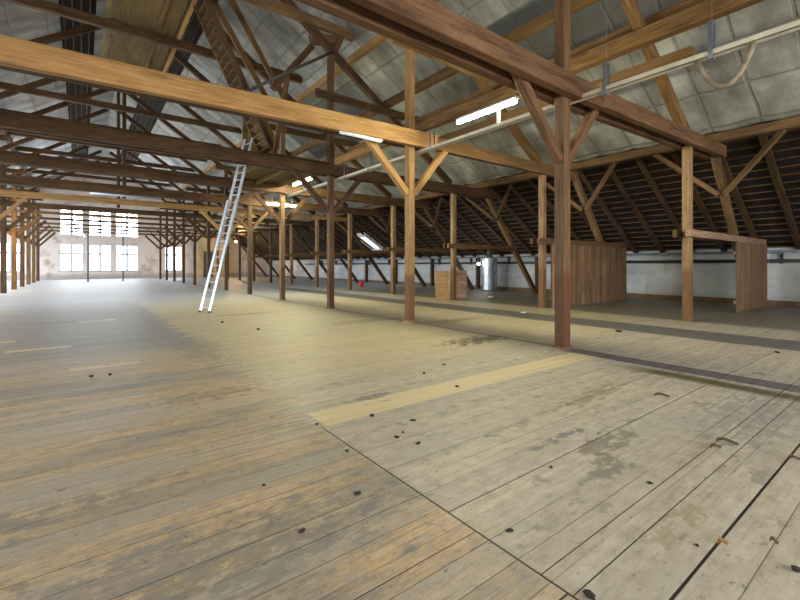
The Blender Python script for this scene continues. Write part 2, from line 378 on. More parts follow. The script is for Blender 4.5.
WIN = [(-1.9, .09, .9, 3.85), (.63, 2.66, .9, 3.85), (3.14, 5.31, .9, 3.85), (-6.75, -4.95, .9, 3.85), (8.14, 10.03, .9, 3.85),
       (-1.9, .09, 4.9, 8.2), (.63, 2.66, 4.9, 8.2), (3.14, 5.31, 4.9, 8.2)]
def gable(name, y, holes, mat, inward):
    xs = sorted({*[mir(XW)-.3+.45*i for i in range(int((2*(XW-MID)+.6)/.45)+1)], mir(XW)-.3, XW+.3, MID, *[h[0] for h in holes], *[h[1] for h in holes]})
    zs = sorted({0, *[h[2] for h in holes], *[h[3] for h in holes], zr(MID)+.3})
    extra = []
    bm = bmesh.new(); y1 = y+.35*inward
    ya, yb = min(y, y1), max(y, y1)
    for i in range(len(xs)-1):
        for k in range(len(zs)-1):
            cx, cz = (xs[i]+xs[i+1])/2, (zs[k]+zs[k+1])/2
            if any(h[0] < cx < h[1] and h[2] < cz < h[3] for h in holes): continue
            a0 = [xs[i], xs[i+1]]
            z0 = zs[k]; za, zb = (min(zs[k+1], zr(x)+.28) for x in a0)
            if za <= z0 and zb <= z0: continue
            za, zb = max(za, z0), max(zb, z0)
            p = [(a0[0], z0), (a0[1], z0), (a0[1], zb), (a0[0], za)]
            f = [bm.verts.new((x, ya, z)) for x, z in p]; g = [bm.verts.new((x, yb, z)) for x, z in p]
            bm.faces.new(f); bm.faces.new(g[::-1])
            for q in range(4): bm.faces.new((f[q], f[(q+1) % 4], g[(q+1) % 4], g[q]))
    return tag(link(name, bm, mat), kind='structure')
gable('wall_back', Y1, WIN, BR, 1)
for h in WIN[5:]:       # arched heads of the upper windows
    bm = bmesh.new(); xm = (h[0]+h[1])/2; r = (h[1]-h[0])/2
    for sgn in (-1, 1):
        arc = [(xm+sgn*r*math.sin(t), h[3]-r*1.1+r*1.1*math.cos(t)) for t in [math.pi/2*q/8 for q in range(9)]]
        for (xa, za), (xb, zb) in zip(arc[:-1], arc[1:]):
            p = [(xa, za), (xb, zb), (xb, h[3]+.01), (xa, h[3]+.01)]
            f = [bm.verts.new((x, Y1, z)) for x, z in p]; g = [bm.verts.new((x, Y1+.12, z)) for x, z in p]
            bm.faces.new(f); bm.faces.new(g[::-1])
            for q in range(4): bm.faces.new((f[q], f[(q+1) % 4], g[(q+1) % 4], g[q]))
    tag(link('wall_back_arch', bm, BR), kind='structure')
NW = [(x0-.35, x1+.35, .9, 4.3) for x0, x1, *_ in WIN[:5]] + [(x0, x1, 5.5, 8.3) for x0, x1, *_ in WIN[5:]] + [(11.2, 13.6, .9, 3.6)]
NW = [(-7.2, -4.6, .9, 4.3), (-2.2, .2, .9, 4.3), (.6, 3.0, .9, 4.3), (3.4, 5.8, .9, 4.3), (8.0, 10.6, .9, 4.3), (12., 14.6, .9, 3.6)]
gable('wall_front', Y0, NW, PL, -1)
WF = plain('white_window_paint', (.55, .56, .58), .5, .1)
DAY = glow('daylit_glass', (.80, .90, 1.0), 3.2)
DAYU = glow('daylit_upper_glass', (.86, .93, 1.0), 11.0)
ROOF_FILL = glow('unseen_roof_fill_glow', (.80, .90, 1.0), 85.0)  # glow of the added roof panes, out of view
DAYN = glow('daylit_glass_behind_camera', (1.0, .985, .96), 10.8)
def window(name, r, y, mat, nx, rows, back):
    x0, x1, z0, z1 = r; t = .05
    bm = bmesh.new()
    for a, b in ((x0, x0+t), (x1-t, x1)): box(bm, a, b, y-.05, y+.05, z0, z1)
    for a, b in ((z0, z0+t), (z1-t, z1)): box(bm, x0+t, x1-t, y-.05, y+.05, a, b)
    xm = (x0+x1)/2; box(bm, xm-.11, xm+.11, y-.06, y+.06, z0+t, z1-t)
    zt = z0+(z1-z0)*.66
    box(bm, x0+t, x1-t, y-.055, y+.055, zt-.1, zt+.1)
    for i in range(1, nx):
        xx = x0+(x1-x0)*i/nx
        if abs(xx-xm) > .1: box(bm, xx-.02, xx+.02, y-.02, y+.02, z0+t, z1-t)
    for k in range(1, rows):
        zz = z0+(z1-z0)*k/rows
        if abs(zz-zt) > .15: box(bm, x0+t, x1-t, y-.02, y+.02, zz-.02, zz+.02)
    o = tag(link(name, bm, WF), kind='structure')
    bm = bmesh.new(); yy = y+.07*back; quad(bm, (x0, yy, z0), (x1, yy, z0), (x1, yy, z1), (x0, yy, z1))
    link('window_pane', bm, mat, o)
for i, r in enumerate(WIN): window('window_%d' % (i+1), r, Y1+.15, DAY if i < 5 else DAYU, 4, 5, 1)
for i, r in enumerate(NW): window('window_%d' % (i+1+len(WIN)), r, Y0-.15, DAYN, 4, 5, -1)
for i, r in enumerate(WIN[:5]):
    bm = bmesh.new(); box(bm, r[0]-.1, r[1]+.1, Y1-.08, Y1+.1, r[2]-.09, r[2]); tag(link('trim_%d' % (i+1), bm, plain('sill_stone', (.4, .37, .35))), kind='structure')
# unseen glowing panes added in the opposite eaves to brighten the far floor
for i in range(8):
    ya = 14+i*5.2; bm = bmesh.new(); xs = (-14.6, -13.1)
    def lz(x): return zr(mir(x))+.12
    quad(bm, (xs[0], ya, lz(xs[0])), (xs[0], ya+1.6, lz(xs[0])), (xs[1], ya+1.6, lz(xs[1])), (xs[1], ya, lz(xs[1])))
    o = link('window_pane', bm, ROOF_FILL)
    bm = bmesh.new()
    for a_, b_ in ((ya-.08, ya), (ya+1.6, ya+1.68)):
        q = [bm.verts.new((x, y, lz(x)+d)) for x in xs for y in (a_, b_) for d in (-.06, .02)]
        bmesh.ops.convex_hull(bm, input=q)
    f = tag(link('window_%d' % (31+i), bm, WF), kind='structure')  # frame of an added pane, out of view
    o.parent = f
# cream panelled end of the aisle with a tall dark door
CREAM = plain('cream_boarding', (.62, .5, .3), .7, .15, 2)
bm = bmesh.new(); box(bm, 11.3, 12.3, 57.2, 57.4, 0, 5.2); box(bm, 12.3, 13.35, 57.2, 57.4, 3.25, 5.2); box(bm, 13.35, 15.1, 57.2, 57.4, 0, 5.0)
tag(link('wall_panelled', bm, CREAM), kind='structure')
bm = bmesh.new(); box(bm, 12.3, 13.35, 57.25, 57.33, .02, 3.25); d = tag(link('door_1', bm, plain('slate_door_paint', (.05, .075, .085), .5)), kind='structure')
bm = bmesh.new()
for a, b in ((12.2, 12.3), (13.35, 13.45)): box(bm, a, b, 57.14, 57.24, 0, 3.35)
box(bm, 12.2, 13.45, 57.14, 57.24, 3.25, 3.38); tag(link('trim_6', bm, W['pine']), kind='structure')

# ------------------------------------------------------------------ timber frame
def crossbeam(k):
    y = YF[k]; mat = W[{0: 'red', 1: 'pine', 5: 'pine', 7: 'amber'}.get(k, 'old' if k < 9 else 'mid')]  # deep in the hall, pine, amber and mid tones paint warm light on timber
    x0, x1 = mir(15.3), 15.3
    a = max(x0, -2.2-.13*y-1.5)      # the part the photo can see, and a little more
    nm = {0: 'heavy red-brown crossbeam, lowest over the near floor, on the front pair of posts', 1: 'honey pine crossbeam, the palest and longest across the hall',
          5: 'crossbeam tinted yellow for lamplight deep in the hall, behind four dark ones', 7: 'amber crossbeam in the depth of the hall, second pale one past the ladder'}
    lab = nm.get(k, 'dark brown crossbeam of the %s roof truss counted from the camera' % ORD[k])
    e = empty('crossbeam', ((a+x1)/2, y, 4.7), lab, 'beam', 'crossbeams spanning the hall')
    if k == 0:
        for nm_, dy, z in (('front_timber', -.195, 4.715), ('rear_timber', .195, 4.735)):
            timber(nm_, (a, y+dy, z), (8.0, y+dy, z), .17, .37, mat, e)
            timber(nm_, (7.97, y+dy, z+.005), (x1, y+dy, z+.2), .165, .34, mat, e)
    elif k == 1:
        zc = lambda x: 4.715+.0195*(x+1); h = .41
        timber('front_timber', (a, y-.2, zc(a)), (7.75, y-.2, zc(7.75)), .17, h, mat, e)
        timber('rear_timber', (a, y+.2, zc(a)+.06), (7.75, y+.2, zc(7.75)+.02), .17, .34, W['old'], e)
        timber('aisle_timber', (7.1, y+.02, 4.93), (x1, y+.02, 4.95), .2, .36, W['mid'], e)
    else:
        z0, z1 = (4.65, 5.02) if k < 5 else ((4.72, 5.02) if k < 7 else (4.86, 5.03))
        timber('front_timber', (a, y-.21, (z0+z1)/2), (x1, y-.21, (z0+z1)/2), .17, z1-z0, mat, e)
        if k < 5: timber('rear_timber', (a, y+.21, (z0+z1)/2+.02), (x1, y+.21, (z0+z1)/2+.02), .17, z1-z0-.03, W['old'], e)
def post(row, k):
    y = YF[k]
    if row == 'a':
        x, w = XA, .205 if k == 0 else .2; top = 8.85 if k == 2 else 7.3
        mat = W[{0: 'redpost', 1: 'pinepost', 2: 'redpost', 3: 'tan'}.get(k, 'old')]
        nm = {0: 'thick red-brown timber post, the widest, standing at the end of the pale floor plank',
              1: 'yellow pine post with darkened foot, next behind the thickest post', 2: 'slim reddish timber post, first beyond the honey pine post'}
        lab = nm.get(k, 'timber post in the tall row along the hall, %s from the camera' % ORD[k]); g = 'tall inner posts beside the hall'
    elif row == 'b':
        x, w, top = XB, .2, 4.72; mat = W['tan' if k < 7 else 'old']
        nm = {0: 'tan post with brown foot under a rail, standing before the bare white wall', 1: 'tan post at the corner of the long plank screen', 2: 'tan post with chipboard sheets leaning behind it'}
        lab = nm.get(k, 'short side-aisle timber post in the outer row, %s from the camera' % ORD[k]); g = 'outer posts of the side aisle'
    else:
        x, w, top = -3.4, .24, 7.3; mat = W['amber' if k in (7, 9, 10) else 'old']  # amber tone imitates orange light on these posts
        lab = 'timber post across the hall in front of the far gable, %s truss from the camera' % ORD[k]; g = 'posts on the opposite side of the hall'
    if not line_seen((x, y, 0), (x, y, top)): return
    e = empty('timber_post', (x, y, 0), lab, 'post', g)
    timber('shaft', (x, y, 0), (x, y, top), w, w, mat, e)
    if row != 'b':
        bmat = W['pine'] if k == 5 or (k == 1 and row == 'a') else (W['red'] if k == 0 else W['amber' if row == 'l' and k in (7, 9) else 'old'])  # deep pine and amber braces carry the same painted warm light
        for s in (-1, 1):
            q = 1.0 if s == 1 else 1.12
            a, b = (x+s*.1, y, 3.42), (x+s*1.3*q, y, 4.8)
            if line_seen(a, b): timber('brace', a, b, .15, .17, bmat, e)
        if k in (0, 1, 2, 3):      # plank shoe at the foot
            bm = bmesh.new(); box(bm, x-w/2-.02, x+w/2+.02, y-w/2-.02, y+w/2+.02, 0, .035); link('shoe', bm, mat, e)
for k in range(len(YF)):
    crossbeam(k)
    for row in 'abl': post(row, k)
for k in range(len(YF)):
    y = YF[k]; n = ORD[k]+' roof truss counted from the camera'
    # main struts carrying the roof
    for s, nm in ((1, 'over the side aisle'), (-1, 'on the opposite roof slope')):
        f = (lambda x: x) if s == 1 else mir
        a, b = (f(12.85), y, 5.1), (f(2.15), y, 12.45)
        if line_seen(a, b):
            o = timber('roof_strut', a, b, .2, .25, W['amber' if k in (0, 1) else 'old'])
            tag(o, 'long sloping principal strut %s, %s' % (nm, n), 'strut', 'sloping struts under the lined roof')
        a, b = (f(6.35), y-.17, 7.42), (f(11.45), y-.17, 7.40)
        if k > 0 and line_seen(a, b):
            o = timber('side_collar', a, b, .3 if k == 1 else .18, .38 if k == 1 else .26, W['log' if k == 1 else 'old'], ch=.11 if k == 1 else .02, jit=.015)
            tag(o, 'short collar beam %s, %s' % (nm, n) if k > 1 else 'round golden log collar beam ending sawn beside the honey pine post', 'beam', 'short collar beams beside the posts')
    a, b = (mir(7.85), y-.1, 9.85), (7.85, y-.1, 9.85)
    if line_seen(a, b):
        o = timber('collar_beam', a, b, .2, .3, W['mid' if k < 3 else 'old']); tag(o, 'high collar beam under the ridge walkway, '+n, 'beam', 'high collar beams under the ridge')
    if k in (5, 6):
        o = timber('king_post', (MID, y, 5.1), (MID, y, 12.6), .17, .17, W['old']); tag(o, 'king post hanging under the ridge, '+n, 'post', 'king posts on the centre line')
        for s in (-1, 1):
            a, b = (MID+s*.1, y+.1, 11.0), (MID+s*1.5, y+.1, 10.0)
    # strut from the eaves floor up to the side purlin
    a, b = (19.15, y, .0), (15.0, y, 5.15)
    if line_seen(a, b):
        e = empty('eaves_strut', (19.1, y, 0), 'leaning side-aisle strut from floor to purlin, '+n, 'strut', 'leaning struts of the side aisle')
        timber('strut_timber', (19.1, y, .06), b, .2, .22, W['raf' if k > 2 else 'mid'], e)
        for s in (-1, 1):
            p, q = (15.85, y+s*.08, 3.72), (15.05, y+s*1.6, 5.18)
            if k < 8 and line_seen(p, q): timber('brace', p, q, .12, .14, W['mid' if k < 2 else 'old'], e)
    # low double rail from outer post to strut
    if k < 9:
        for sgn in ((-1, 1) if k < 3 else (-1,)):
            pass
        e = empty('aisle_rail', (14.5, y, 2.25), 'low horizontal side-aisle rail clasping the outer post, '+n, 'rail', 'low rails of the side aisle')
        x1 = {0: 20.05, 1: 18.95}.get(k, 17.25)
        timber('front_timber', (12.55, y-.175, 2.36), (x1, y-.175, 2.36), .1, .2, W['plank' if k == 0 else 'mid'], e)
        timber('rear_timber', (12.62, y+.155, 2.36), (x1, y+.155, 2.36), .1, .2, W['old'], e)
# purlins running the length of the hall
PUR = [('side purlin at the foot of the pale roof lining', XP, 5.29, .26, .25, Y0, Y1-.05, 'mid'),
       ('middle purlin resting on the sloping roof struts', 10.0, 6.62, .24, .36, Y0, Y1-.05, 'amber'),
       ('purlin lying on the short collar beams', 9.35, 7.72, .2, .28, Y0, Y1-.05, 'amber'),
       ('thin batten purlin close above the middle purlin', 10.45, 7.16, .14, .2, Y0, Y1-.05, 'amber'),
       ('upper purlin high on the lined roof', 7.95, 9.12, .2, .26, Y0, Y1-.05, 'pine'),  # pine tone paints the bright yellow light on this purlin
       ('short sawn-off log purlin below the middle purlin', 10.55, 6.12, .22, .26, 3.35, 12.5, 'amber')]
for lab, x, z, w, h, y0, y1, m in PUR:
    o = timber('purlin', (x, y0, z), (x, y1, z), w, h, W[m], jit=.008); tag(o, lab, 'purlin', 'purlins along the hall')
for lab, x, z in (('purlin high on the opposite roof slope', mir(7.3), 9.5), ('purlin low on the opposite roof slope', mir(10.0), 6.62)):
    o = timber('purlin', (x, 8, z), (x, Y1-.05, z), .22, .32, W['old']); tag(o, lab, 'purlin', 'purlins along the hall')
# bare rafters of the unlined eaves
i = 0; y = 1.0
while y < 56:
    a, b = (14.95, y, zr(14.95)+.1), (20.66, y, zr(20.66)+.1)
    if line_seen((15.4, y, zr(15.4)), (20.6, y, zr(20.6))) and y < 36:
        o = timber('rafter', a, b, .11, .18, W['raf'], up=(0, 1, 0)); i += 1
        tag(o, 'bare rafter under the open tiles over the eaves wall, number %d from the camera' % i, 'rafter', 'bare rafters of the open eaves')
    elif y < 57:
        pass
    y += 1.12
# ridge walkway
e = empty('ridge_walkway', (MID, 14, 10.02), 'long boarded walkway hung under the ridge on the high collar beams', 'walkway')
bm = bmesh.new()
for j in range(7):
    w = 1.9/7; box(bm, .85+j*w, .85+(j+1)*w-.012, 5, 22.6, 10.06, 10.10)
link('deck_boards', bm, W['boardy'], e)
for x in (.72, 2.9): timber('edge_beam', (x, 5, 10.135), (x, 22.6, 10.135), .13, .26, W['pine' if x > 2 else 'board'], e)
timber('edge_beam', (2.2, 5, 10.03), (2.2, 22.6, 10.03), .14, .055, W['amber'], e)
# boarded deck on the crossbeams by the ladder
e = empty('loft_deck', (5.9, 15.5, 5.15), 'olive boarded deck laid on the crossbeams where the ladder leads up', 'deck')
bm = bmesh.new(); n = 22
for j in range(n):
    y0 = 13.0+j*4.95/n; box(bm, 4.72, 6.85, y0, y0+4.95/n-.012, 5.06, 5.1)
link('deck_boards', bm, W['board'], e)
for x in (4.8, 5.8, 6.75): timber('joist', (x, 13.56, 4.97), (x, 17.4, 4.97), .12, .18, W['board'], e)
# steep stair from the deck to the ridge walkway
e = empty('loft_stair', (4.9, 14.6, 5.2), 'steep brown stair rising from the deck to the ridge walkway', 'stair')
for y in (14.0, 15.0): timber('stringer', (5.4, y, 5.1), (2.95, y, 10.1), .06, .2, W['old' if y < 14.5 else 'amber'], e)
bm = bmesh.new()
for j in range(1, 21):
    t = j/21.5; x = 5.4-2.45*t; z = 5.1+5.0*t; box(bm, x-.12, x+.14, 14.03, 14.97, z-.022, z+.022)
link('treads', bm, W['amber'], e)
for lab, p, q, w in (('yellow diagonal plank beside the steep stair, the one touching it', (6.1, 15.2, 6.55), (3.45, 15.2, 10.75), .13),
                     ('yellow diagonal plank standing apart from the steep stair', (7.0, 16, 7.15), (4.35, 16, 11.35), .13)):
    o = timber('diagonal_plank', p, q, .1, .2, W['amber']); tag(o, lab, 'plank', 'yellow diagonal planks')
bm = bmesh.new()
for p in ([(4.85, 5.2), (5.75, 5.2), (6.3, 6.4), (5.4, 8.0), (4.9, 7.4)],):
    f = [bm.verts.new((x, 16.3, z)) for x, z in p]; g = [bm.verts.new((x, 16.34, z)) for x, z in p]
    bm.faces.new(f); bm.faces.new(g[::-1])
    for q in range(len(p)): bm.faces.new((f[q], f[(q+1) % len(p)], g[(q+1) % len(p)], g[q]))
tag(link('board_panel', bm, W['board']), 'cut yellow board panel standing on the deck behind the stair', 'board')
o = timber('hanging_board', (4.97, 15.5, 5.95), (4.97, 15.5, 7.2), .26, .04, W['pine'], up=(0, 1, 0)); tag(o, 'pale upright board hanging next to the ladder top', 'board')
# third truss: raised post with a leaning head and braces
y = YF[2]
for lab, p, q, w, m in (('leaning head timber on the tall reddish post up to the roof', (7.0, y, 8.75), (7.4, y, 9.72), .2, 'red'),
                        ('dark cross brace under the roof strut beside the tall reddish post', (6.25, y-.05, 9.0), (4.9, y-.05, 7.2), .2, 'old'),
                        ('yellow short brace standing on the dark cross brace', (5.5, y+.2, 7.9), (5.05, y+.2, 5.2), .14, 'amber'),
                        ('thick dark timber block under the high collar beam at the reddish post', (6.3, y+.12, 9.35), (7.35, y+.12, 9.6), .3, 'red')):
    o = timber('truss_brace', p, q, w, w, W[m]); tag(o, lab, 'brace')
bm = bmesh.new(); tube(bm, [(4.05, y-.25, 6.85), (5.5, y-.25, 7.92), (6.95, y-.25, 8.95)], .05, 10)
tag(link('dark_pole', bm, plain('tarred_pole', (.06, .06, .055), .7), smooth=True), 'dark thin pole slanting above the honey pine crossbeam', 'pole')

# ------------------------------------------------------------------ plank screens in the side aisle
def screen(y, x0, x1, lab, post_x=None):
    e = empty('plank_screen', ((x0+x1)/2, y, 0), lab, 'screen', 'plank screens of the side aisle')
    bm = bmesh.new(); x = x0; j = 0
    while x < x1-.02:
        w = min(.15, x1-x); z = .02+R.uniform(0, .02); dy = R.uniform(0, .008)
        box(bm, x, x+w-.016, y-.025-dy, y+.0, z, 2.27); x += w
    link('boards', bm, W['vplank'], e)
    for z in (.35, 1.9): timber('batten', (x0, y+.03, z), (x1, y+.03, z), .05, .1, W['plank'], e)
    if post_x:
        for px in post_x: timber('edge_board', (px, y-.055, .02), (px, y-.055, 2.25), .1, .05, W['plank'], e)
screen(YF[0]-.235, 16.35, 20.0, 'short vertical plank screen under the rail before the white wall')
screen(YF[1]-.235, 13.2, 18.9, 'long vertical plank screen between outer post and eaves wall, with pale edge boards', (13.3, 13.45))
# pipes on the eaves wall
for lab, z, r, m, x in (('dark heating pipe running along the white eaves wall', 1.68, .065, plain('black_pipe', (.03, .028, .03), .5), XW-.16),
                        ('thin blue-grey pipe high along the eaves wall', 2.04, .035, plain('blue_grey_pipe', (.18, .25, .33), .4), XW-.3)):
    e = empty('wall_pipe', (x, 10, z), lab, 'pipe')
    bm = bmesh.new(); tube(bm, [(x, -1, z), (x, 20, z), (x, 45, z)], r, 10); link('pipe_run', bm, m, e, smooth=True)
    for j in range(14):
        bm = bmesh.new(); box(bm, x-.03, XW-.001, .6+j*3.1, .66+j*3.1, z-.1, z+.3 if r > .05 else z+.06); link('pipe_bracket', bm, m, e)
for j, k in enumerate((2, 3, 4, 5, 6)):
    o = timber('wall_post', (XW-.13, YF[k]+.9, 0), (XW-.13, YF[k]+.9, zr(XW-.13)), .2, .2, W['raf'])
    tag(o, 'dark upright timber against the eaves wall, %s from the plank screens' % ORD[j], 'post', 'wall posts on the eaves wall')
# pipe-like metal tank
STEEL = plain('galvanised_steel', (.42, .46, .52), .35, .2, 3, .8)
e = empty('metal_tank', (19.5, 16.7, 0), 'tall blue-grey sheet metal tank against the eaves wall', 'tank')
def cyl(bm, c, r, z0, z1, seg=24):
    return tube(bm, [(c[0], c[1], z0), (c[0], c[1], z1)], r, seg)
bm = bmesh.new(); cyl(bm, (19.5, 16.7), .45, .05, 1.95); link('tank_shell', bm, STEEL, e, smooth=False)
bm = bmesh.new()
for z in (.1, .95, 1.85): cyl(bm, (19.5, 16.7), .465, z, z+.05)
link('hoop', bm, STEEL, e)
bm = bmesh.new(); cyl(bm, (19.5, 16.7), .16, 1.9, 2.4, 14); link('flue', bm, plain('sooty_flue', (.08, .08, .085), .6), e)
bm = bmesh.new(); bmesh.ops.create_uvsphere(bm, u_segments=12, v_segments=8, radius=.085, matrix=Matrix.Translation((18.9, 17.05, 1.62)))
e = empty('bulkhead_lamp', (18.9, 17.05, 1.5), 'small lit bulb lamp beside the metal tank', 'lamp')
link('bulb', bm, glow('bulb_light', (1, .98, .95), 40), e, smooth=True)
bm = bmesh.new(); tube(bm, [(18.9, 17.05, 1.70), (18.9, 17.05, 2.9)], .02, 8); link('stem', bm, plain('black_flex', (.02, .02, .02)), e)

# roof window in the open eaves
e = empty('roof_window', (18.5, 28.4, 3.3), 'small roof window in the open eaves tiles, bright edges', 'window')
x0, x1, ya, yb = 17.75, 19.3, 27.8, 29.1
def rp(x, y, dz): return (x, y, zr(x)+dz)
bm = bmesh.new()
for xa, xb, y0, y1 in ((x0-.1, x0, ya-.1, yb+.1), (x1, x1+.1, ya-.1, yb+.1), (x0, x1, ya-.1, ya), (x0, x1, yb, yb+.1)):
    lo = [bm.verts.new(rp(x, y, -.02)) for x, y in ((xa, y0), (xb, y0), (xb, y1), (xa, y1))]
    hi = [bm.verts.new(rp(x, y, .25)) for x, y in ((xa, y0), (xb, y0), (xb, y1), (xa, y1))]
    bm.faces.new(lo[::-1]); bm.faces.new(hi)
    for q in range(4): bm.faces.new((lo[q], lo[(q+1) % 4], hi[(q+1) % 4], hi[q]))
link('window_frame', bm, plain('white_reveal', (.7, .68, .65)), e)
bm = bmesh.new(); quad(bm, rp(x0, ya, .14), rp(x1, ya, .14), rp(x1, yb, .14), rp(x0, yb, .14)); link('pane', bm, glow('sky_pane', (.72, .86, 1), 1.0), e)

# ------------------------------------------------------------------ cable tray, fluorescent lamps
TRAY = plain('cream_tray_paint', (.55, .50, .36), .5, .12, 4)
GALV = plain('grey_bracket_steel', (.26, .28, .31), .45, .2, 8, .6)
xt, zt = 7.25, 4.52
e = empty('cable_tray', (xt, 8, zt), 'long cream cable tray hung along the tall posts', 'cable tray')
bm = bmesh.new()
box(bm, xt-.06, xt+.06, -1.5, 17.6, zt, zt+.012); box(bm, xt-.06, xt-.05, -1.5, 17.6, zt, zt+.085); box(bm, xt+.05, xt+.06, -1.5, 17.6, zt, zt+.085)
link('channel', bm, TRAY, e)
for y in (2.07, 3.6, 8.13, 11.1, 12.6, 15.9):
    bm = bmesh.new(); w = .03
    for sx in (-.07, .07): box(bm, xt+sx-.004, xt+sx+.004, y-w, y+w, zt-.04, zt+.5)
    box(bm, xt-.07, xt+.07, y-w, y+w, zt-.045, zt-.03); box(bm, xt-.07, xt+.07, y-w, y+w, zt+.49, zt+.5)
    tube(bm, [(xt, y, zt+.49), (xt, y, zr(xt)+.02)], .0025, 5)
    link('hanger_bracket', bm, GALV, e)
BODY = plain('white_lamp_body', (.75, .76, .72), .4, .05)
TUBE = glow('fluorescent_tube', (1.0, .94, .60), 140)
def lamp(c, d, L, lab, drop, tube_mat=TUBE, post_y=None):
    c = Vector(c); e = empty('fluorescent_lamp', c, lab, 'lamp', 'fluorescent lamps')
    a = c-Vector(d)*L/2; b = c+Vector(d)*L/2
    m, LL = frame(a, b)
    bm = bmesh.new(); box(bm, 0, LL, -.055, .055, .03, .085)
    link('lamp_body', bm, BODY, e, m)
    bm = bmesh.new()
    for x in (.01, LL-.05): box(bm, x, x+.04, -.035, .035, -.03, .04)
    link('end_cap', bm, BODY, e, m)
    bm = bmesh.new(); tube(bm, [(.03, 0, -.01), (LL-.03, 0, -.015)], .048, 12); link('tube', bm, tube_mat, e, m, smooth=True)
    if drop:
        bm = bmesh.new()
        for t in ((.28, ) if drop < 0 else (.2, .8)):
            x, y, z = a.lerp(b, 1-t); z1 = z+drop
            box(bm, x-.028, x+.028, y-.028, y+.028, min(z, z1)+.04, max(z, z1)+.04)
        link('lamp_stem', bm, BODY, e)
    return e
lamp((xt, 6.35, 4.98), (0, -1, 0), 1.75, 'lit fluorescent lamp on a white stem by the thickest post', -.42)
lamp((xt, 16.2, 4.98), (0, -1, 0), 1.75, 'lit fluorescent lamp behind the slim reddish post', -.42)
lamp((8.1, 20.5, 4.60), (1, 0, 0), 1.7, 'lit crosswise fluorescent lamp behind the fourth tall post', .3)
OFF = plain('unlit_tube_glass', (.75, .8, .85), .2, .05)
lamp((5.35, YF[1]-.21, 4.62), (1, 0, 0), 1.2, 'unlit fluorescent lamp under the honey pine crossbeam', .02, OFF)
lamp((1.9, YF[5]-.3, 5.2), (1, 0, 0), 3.2, 'unlit long lamp on the yellow crossbeam deep in the hall', 0, OFF)
for i, (x, yy) in enumerate(((-.15, 47.0), (3.6, 47.0))):
    e = empty('spotlight', (x, yy, 4.55), 'small lit floodlight under a crossbeam near the %s steel prop' % ('window-side' if i == 0 else 'ladder-side'), 'lamp', 'small floodlights')
    m, L = frame((x, yy, 4.62), (x+(.35 if i == 0 else -.35)*(1 if i == 0 else 1), yy, 4.1 if i == 0 else 4.3))
    bm = bmesh.new(); box(bm, 0, L, -.12, .12, .02, .08); link('lamp_body', bm, BODY, e, m)
    bm = bmesh.new(); box(bm, .02, L-.02, -.1, .1, -.02, .02); link('diffuser', bm, glow('flood_diffuser', (.95, .97, 1), 10), e, m)
for i, (x, y) in enumerate(((.44, 47.9), (3.2, 48.9))):
    e = empty('steel_prop', (x, y, 0), 'thin dark steel prop in the hall, the one %s' % ('farther from the ladder' if i == 0 else 'nearer to the ladder'), 'prop', 'steel props before the gable')
    bm = bmesh.new(); tube(bm, [(x, y, .02), (x, y, 4.7)], .055, 10); link('prop_tube', bm, plain('dark_steel', (.06, .06, .07), .5), e, smooth=True)
    bm = bmesh.new(); box(bm, x-.13, x+.13, y-.13, y+.13, 0, .02); link('base_plate', bm, plain('dark_plate', (.06, .06, .07), .5), e)
# warm bulbs of the end of the aisle and of the opposite aisle
WARM = glow('warm_bulb', (1, .62, .22), 1300)
for loc, lab in (((14.2, 50.0, 4.3), 'warm bulb lamp at the far end of the side aisle'), ((-5.2, 33.0, 3.7), 'warm bulb lamp in the opposite aisle past the yellow crossbeam')):
    e = empty('pendant_lamp', loc, lab, 'lamp')
    bm = bmesh.new(); bmesh.ops.create_uvsphere(bm, u_segments=12, v_segments=8, radius=.07, matrix=Matrix.Translation(loc)); link('bulb', bm, WARM, e, smooth=True)
    bm = bmesh.new(); tube(bm, [(loc[0], loc[1], loc[2]+.06), (loc[0], loc[1], 4.9)], .012, 8); link('flex', bm, plain('lamp_flex', (.03, .03, .03)), e)
# hose loop hanging from the tray
bm = bmesh.new(); pts = []
for j in range(17):
    t = j/16; y = 2.26-.66*t; z = 4.53-.47*math.sin(math.pi*t)**.8+.0*t
    pts.append((xt+.03*math.sin(3*t), y, z))
tube(bm, pts, [.036+.006*math.sin(j*2.1) for j in range(17)], 10)
tag(link('hose_loop', bm, plain('dusty_hose', (.20, .165, .11), .8), smooth=True), 'brown dusty hose hanging in a loop from the cream tray', 'hose')

# ------------------------------------------------------------------ aluminium ladder
AL = plain('brushed_aluminium', (.52, .55, .58), .4, .1, 20, .3)
foot = Vector((3.14, 14.45, 0)); top = Vector((4.69, 15.12, 6.05)); wv = Vector((.17, -.38, 0))
e = empty('extension_ladder', foot, 'silver aluminium extension ladder leaning up to the loft deck', 'ladder')
def section(name, t0, t1, off, half, mat):
    ax = (top-foot).normalized(); nrm = wv.normalized().cross(ax)
    for s in (-1, 1):
        p = foot.lerp(top, t0)+wv.normalized()*half*s+nrm*off; q = foot.lerp(top, t1)+wv.normalized()*half*s+nrm*off
        timber('rail', p, q, .04, .12, AL, e, up=tuple(wv.normalized()), ch=.006, jit=0)
    L = (top-foot).length; n = int((t1-t0)*L/.28)
    for j in range(n):
        c = foot.lerp(top, t0+(j+.6)*.28/L)+nrm*off
        bm = bmesh.new(); tube(bm, [c-wv.normalized()*half, c+wv.normalized()*half], .015, 8); link('rung', bm, AL, e)
section('lower', 0., .62, 0, .22, AL); section('upper', .36, 1., -.05, .19, AL)
for s in (-1, 1):
    bm = bmesh.new(); c = foot+wv.normalized()*.22*s; box(bm, c.x-.05, c.x+.05, c.y-.05, c.y+.05, 0, .06); link('rubber_foot', bm, plain('black_rubber', (.05, .05, .055)), e)

